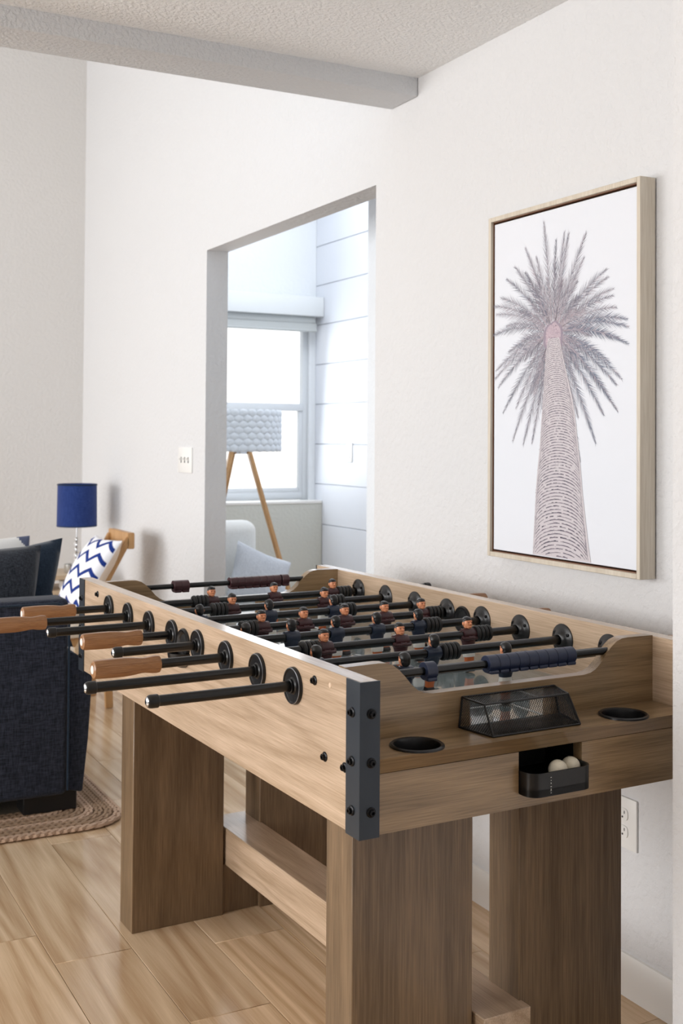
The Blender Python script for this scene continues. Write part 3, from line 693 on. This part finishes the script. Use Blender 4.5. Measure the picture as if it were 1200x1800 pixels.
while z > .945:
    a, b = edge(z); w_ = a - b; grow = .4 + .6 * (1.51 - z) / .54
    segs = 26; th = .0046 * grow
    for s_ in range(segs):
        if rnd.random() < .06: continue
        t0, t1 = s_ / segs, (s_ + 1) / segs
        def arc(t): return math.sqrt(max(0, 1 - (2 * t - 1) ** 2)) * w_ * .26
        y0_, y1_ = a - w_ * t0, a - w_ * t1; z0_, z1_ = z + arc(t0) - w_ * .2, z + arc(t1) - w_ * .2
        if min(z0_, z1_) < .9735 + .001: continue
        e0 = th * rnd.uniform(.25, .8); shade_ = rnd.choice((lin((96, 90, 104)), lin((120, 110, 122)), lin((80, 76, 90)), lin((108, 98, 112))))
        poly2([(y0_, z0_), (y1_, z1_), (y1_, z1_ + e0), (y0_, z0_ + e0)], shade_, .00058)
    z -= .0082 * grow + .0012; k += 1
for _ in range(1300):
    z = rnd.uniform(.978, 1.49); a, b = edge(z); y = rnd.uniform(b, a); s_ = rnd.uniform(.001, .0035)
    poly2([(y, z), (y + s_, z + s_ * .4), (min(a, y + s_ * .8), z + s_ * .7)], rnd.choice((lin((150, 140, 152)), lin((226, 216, 218)), lin((120, 112, 126)), lin((206, 186, 190)))), .00062)
me = bpy.data.meshes.new('palm_print'); me.from_pydata(pv, [], pf_); me.materials.append(M['print'])
ca = me.color_attributes.new('Col', 'FLOAT_COLOR', 'CORNER'); li = 0
buf = []
for fc, c in zip(pf_, pc): buf += list(c) * len(fc)
ca.data.foreach_set('color', buf)
link('palm_print', me, art)

# ================================================================== LEFT BACKGROUND
# sofa seen from behind
sf = thing('sofa', 'dark navy denim sofa seen from behind at the left edge', 'sofa', (0, 4.25, .016))
zb_ = -.016
m = MB(); m.box((-1.2, -.43, .075 + zb_), (1.0, -.30, .722 + zb_), .018, 4); m.build('back', M['denim'], sf)
m = MB(); m.prism([(1.005, .085 + zb_), (1.056, .072 + zb_), (1.074, .25 + zb_), (1.086, .455 + zb_), (1.068, .50 + zb_), (1.030, .535 + zb_), (1.005, .545 + zb_)], 'Y', -.415, .42, .008); m.build('arm', M['denim'], sf)
m = MB(); m.box((-1.2, -.31, .10 + zb_), (1.01, .44, .40 + zb_), .03, 3); m.build('seat_base', M['denim'], sf)
m = MB(); m.box((-1.2, -.29, .39 + zb_), (.80, .05, .53 + zb_), .04, 3); m.build('back_cushion', M['denim'], sf)
m = MB(); m.box((.82, -.29, .33 + zb_), (1.04, .42, .58 + zb_), .05, 4); m.build('arm_pad', M['denim'], sf)
MB().tube([(-1.2, -.431, .722 + zb_ - .012), (.3, -.431, .722 + zb_ - .012), (.96, -.431, .720 + zb_ - .012), (1.0, -.428, .704 + zb_ - .012), (1.001, -.43, .5 + zb_), (1.001, -.43, .09 + zb_)], .004, 8).build('piping', M['denim3'], sf)
for x, y in ((.875, -.40), (.875, .30), (-1.1, -.40), (-1.1, .30)):
    MB().box((x - .012, y, 0), (x + .165, y + .10, .088 + zb_ + .006), .003, 1).build('sofa_leg', M['sofaleg'], sf)
def pillow(w_, h_, t_, n=22, pinch=.10, colf=None):
    b = bmesh.new(); G = {}
    for side in (1, -1):
        for i in range(n + 1):
            for j in range(n + 1):
                a, c = -1 + 2 * i / n, -1 + 2 * j / n
                edge_ = i in (0, n) or j in (0, n)
                if edge_ and side < 0: G[(side, i, j)] = G[(1, i, j)]; continue
                k = 1 - pinch * (1 - abs(a * c)) * max(abs(a), abs(c)) ** 3
                th = (max(0, 1 - a * a) * max(0, 1 - c * c)) ** .42
                th *= 1 + .07 * noise.noise(Vector((a * 2.1, c * 2.3, side * 3)))
                G[(side, i, j)] = b.verts.new((a * w_ / 2 * k, side * t_ / 2 * th, c * h_ / 2 * k))
        for i in range(n):
            for j in range(n):
                q = [G[(side, i, j)], G[(side, i + 1, j)], G[(side, i + 1, j + 1)], G[(side, i, j + 1)]]
                try: b.faces.new(q if side > 0 else q[::-1])
                except Exception: pass
    bmesh.ops.recalc_face_normals(b, faces=b.faces); m = MB(); m.merge(b); return m
def placed(o, loc, rot, lab, cat, grp=None): o.location = loc; o.rotation_euler = rot; return tag(o, lab, cat, grp)
o = pillow(.60, .36, .20).build('throw_pillow', M['denim2'], sharp=80)
placed(o, (.675, 4.065, .70), (math.radians(-12), 0, math.radians(2)), 'charcoal denim pillow leaning on the sofa back, nearest the viewer', 'pillow', 'pillows on the sofa')
E_ = MB(); 
o2 = pillow(.52, .40, .15, 22, .22).build('throw_pillow', M['denim3'], sharp=80)
placed(o2, (.835, 4.22, .68), (math.radians(-16), math.radians(-3), math.radians(-3)), 'plain navy pillow with a pointed corner behind the denim pillow', 'pillow', 'pillows on the sofa')
o3 = pillow(.40, .34, .10, 60).build('throw_pillow', M['chev'], sharp=80)
def paint(o, f, smooth=False):
    me = o.data; ca = me.color_attributes.new('Col', 'FLOAT_COLOR', 'CORNER')
    for p in me.polygons:
        c = f(p.center)
        for li in p.loop_indices: ca.data[li].color = c
paint(o3, lambda c: lin((232, 230, 226)) if (int((c.x + c.z * .8 + 5) / .055) % 3) else lin((96, 102, 126)))
placed(o3, (.80, 4.36, .722), (math.radians(-16), 0, 0), 'white patterned pillow showing only its top edge behind the navy pillows', 'pillow', 'pillows on the sofa')

# braided rug, rows of braid as separate rings
rug = thing('braided_rug', 'braided jute rug under the sofa legs', 'rug', (.20, 4.42, 0))
def rr(hx, hy, r_, n=10):
    P_ = []
    for cx_, cy_, a0 in ((hx - r_, hy - r_, 0), (-hx + r_, hy - r_, PI / 2), (-hx + r_, -hy + r_, PI), (hx - r_, -hy + r_, 1.5 * PI)):
        for i in range(n + 1): a = a0 + PI / 2 * i / n; P_.append((cx_ + r_ * math.cos(a), cy_ + r_ * math.sin(a)))
    return P_
def braid(hx, hy, r_, strand=.0085):
    base_ = rr(hx, hy, r_); pts = []
    for (a, b) in zip(base_, base_[1:] + base_[:1]):
        d = math.hypot(b[0] - a[0], b[1] - a[1]); k = max(1, int(d / .012))
        for i in range(k): pts.append((a[0] + (b[0] - a[0]) * i / k, a[1] + (b[1] - a[1]) * i / k))
    m = MB(); N = len(pts)
    for ph in range(3):
        out = []
        for i, p in enumerate(pts):
            q, s_ = pts[(i + 1) % N], pts[i - 1]; t = Vector((q[0] - s_[0], q[1] - s_[1])).normalized(); nn = Vector((-t.y, t.x))
            w_ = 2 * PI * i / 6 + ph * 2 * PI / 3
            out.append((p[0] + nn.x * .0095 * math.cos(w_), p[1] + nn.y * .0095 * math.cos(w_), .0098 + .0030 * math.sin(2 * w_)))
        m.tube(out, .0072, 5, closed=True)
    return m
for k in range(9):
    braid(.96 - k * .027, .75 - k * .027, .13 - k * .010).build('braid', M['jute'] if k % 3 else M['jute2'], rug)
MB().box((-.735, -.525, 0), (.735, .525, .014), .003, 1).build('rug_field', M['jute3'], rug)

# low side table, lamp, cups
stb = thing('side_table', 'pale wood two-tier side table by the far wall', 'table', (1.45, 6.0, 0))
MB().box((-.26, -.16, .532), (.22, .16, .556), .003).build('table_top', M['palewood'], stb)
MB().box((-.24, -.15, .445), (.20, .15, .478), .003).build('shelf', M['palewood'], stb)
for sx_, sy_ in ((-.24, -.14), (.20, -.14), (-.24, .14), (.20, .14)): MB().box((sx_ - .014, sy_ - .014, 0), (sx_ + .014, sy_ + .014, .533), .002).build('leg', M['palewood'], stb)
lp = thing('table_lamp', 'table lamp with a navy drum shade on a stacked clear glass stem', 'lamp', (1.61, 6.02, .556))
MB().lathe([(.104, .232), (.1015, .455)], 40, closed=False).lathe([(.1025, .232), (.100, .455)], 40, closed=False).build('lamp_shade', M['shade'], lp)
for z in (.236, .451): MB().lathe([(.1035, z - .003), (.1050, z), (.1035, z + .003)], 40, closed=False).build('shade_trim', M['denim3'], lp)
m = MB(); prof = [(.045, 0), (.046, .006), (.020, .012), (.010, .016)]; m.lathe(prof + [(0, .016)], 28); m.build('lamp_base', M['chrome'], lp)
for z, r_ in ((.030, .017), (.058, .014), (.084, .019), (.114, .014), (.140, .017), (.165, .012)): MB().ell((0, 0, z), (r_, r_, r_ * .86), 18, 12).build('glass_ball', M['glass'], lp)
MB().lathe([(.0035, .01), (.0035, .44)], 10).build('stem', M['chrome'], lp)
t = thing('metal_pot', 'small silver bowl on top of the side table', 'bowl', (1.555, 5.93, .556))
MB().lathe([(.026, 0), (.031, .006), (.033, .045), (.031, .046), (.029, .008), (0, .006)], 28, closed=False).build('bowl', M['silver'], t)
for i, (x, s_) in enumerate(((1.515, 1), (1.557, .85))):
    o = MB().lathe([(.014 * s_, 0), (.020 * s_, .012), (.020 * s_, .042), (.018 * s_, .043), (.016 * s_, .010), (0, .006)], 22, closed=False).build('cup', M['cup'], None, (x, 5.92, .478))
    tag(o, ('larger white cup on the lower tier of the side table', 'smaller white cup on the lower tier of the side table')[i], 'cup', 'cups on the side table')
# wooden chair with chevron pillow
ch = thing('wooden_chair', 'light wooden armchair with a leaning back against the right wall', 'chair', (1.45, 5.42, 0))
def beam(m, a, b, w_, d_, flat=(0, 1, 0)):
    a, b = Vector(a), Vector(b); z = (b - a).normalized(); y = Vector(flat); y = (y - z * y.dot(z)).normalized(); x = y.cross(z)
    t = bmesh.new(); vs_ = []
    for p in (a, b):
        for sx_, sy_ in ((-1, -1), (1, -1), (1, 1), (-1, 1)): vs_.append(t.verts.new(p + x * sx_ * w_ / 2 + y * sy_ * d_ / 2))
    for q in ((0, 1, 2, 3), (7, 6, 5, 4), (0, 4, 5, 1), (1, 5, 6, 2), (2, 6, 7, 3), (3, 7, 4, 0)): t.faces.new([vs_[i] for i in q])
    bmesh.ops.recalc_face_normals(t, faces=t.faces); bmesh.ops.bevel(t, geom=t.edges[:], offset=.003, segments=2, affect='EDGES'); m.merge(t); return m
for y in (-.15, .13):
    beam(MB(), (-.06, y, .30), (.205, y, .785), .030, .034).build('back_post', M['chairwood'], ch)
    beam(MB(), (.12, y, .001), (.10, y, .40), .034, .030).build('leg', M['chairwood'], ch)
    beam(MB(), (-.36, y, .001), (-.34, y, .40), .034, .030).build('leg', M['chairwood'], ch)
beam(MB(), (.213, -.17, .772), (.213, .15, .772), .032, .075, (0, 0, 1)).build('top_rail', M['chairwood'], ch)
beam(MB(), (.076, -.16, .50), (.076, .16, .50), .02, .05, (0, 0, 1)).build('back_rail', M['chairwood'], ch)
MB().box((-.36, -.19, .34), (.12, .19, .40), .008).build('seat', M['beige'], ch)
pl = pillow(.35, .37, .13, 44)
o = pl.build('throw_pillow', M['chevpat'], sharp=80)
placed(o, (1.50, 5.38, .62), (math.radians(31), 0, math.radians(94)), 'white pillow with blue chevrons on the wooden chair', 'pillow')

# ================================================================== SIDE ROOM FURNITURE
fl2 = thing('tripod_lamp', 'tripod floor lamp with pale wooden legs and woven white shade by the far window', 'lamp', (2.48, 5.9, 0))
m = MB()
m.lathe([(.222, 1.185), (.222, 1.41)], 44, closed=False)
for j in range(7):
    for i in range(30):
        a_ = 2 * PI * (i + (j % 2) * .5) / 30
        m.ell((.226 * math.cos(a_), .226 * math.sin(a_), 1.203 + j * .0315), (.007, .027, .021), 8, 6, Matrix.Rotation(a_, 4, 'Z'))
m.build('lamp_shade', M['weave'], fl2)
for (x, y) in ((.37, -.14), (-.22, .18), (-.42, -.16)):
    d = Vector((x, y, 0)); beam(MB(), (x * 1.0, y, .001), (x * .12, y * .12, 1.20), .030, .022, (1, 0, 0)).build('leg', M['chairwood'], fl2)
MB().lathe([(.045, 1.17), (.045, 1.19), (.012, 1.20), (.012, 1.34)], 20).build('lamp_stem', M['chrome'], fl2)
ac = thing('armchair', 'white upholstered armchair with a rounded back in the far room', 'armchair', (2.20, 5.25, 0))
def rbox(a, b, r_): return MB().box(a, b, r_, 5)
rbox((-.30, .12, .28), (.17, .27, .84), .06).build('backrest', M['whitefab'], ac)
rbox((-.30, -.32, .14), (.24, .20, .42), .05).build('seat', M['whitefab'], ac)
rbox((-.34, -.32, .14), (-.24, .24, .58), .04).build('arm', M['whitefab'], ac)
rbox((.20, -.32, .14), (.30, .24, .50), .04).build('arm', M['whitefab'], ac)
for x, y in ((-.28, -.28), (.24, -.28), (-.28, .2), (.24, .2)): MB().lathe([(.014, 0), (.020, .15)], 12, (x, y, 0)).build('leg', M['chairwood'], ac)
o = pillow(.34, .28, .12).build('throw_pillow', M['greyfab'], sharp=80)
placed(o, (2.315, 5.24, .565), (math.radians(-14), math.radians(22), math.radians(8)), 'pale grey cushion leaning on the white armchair', 'pillow')
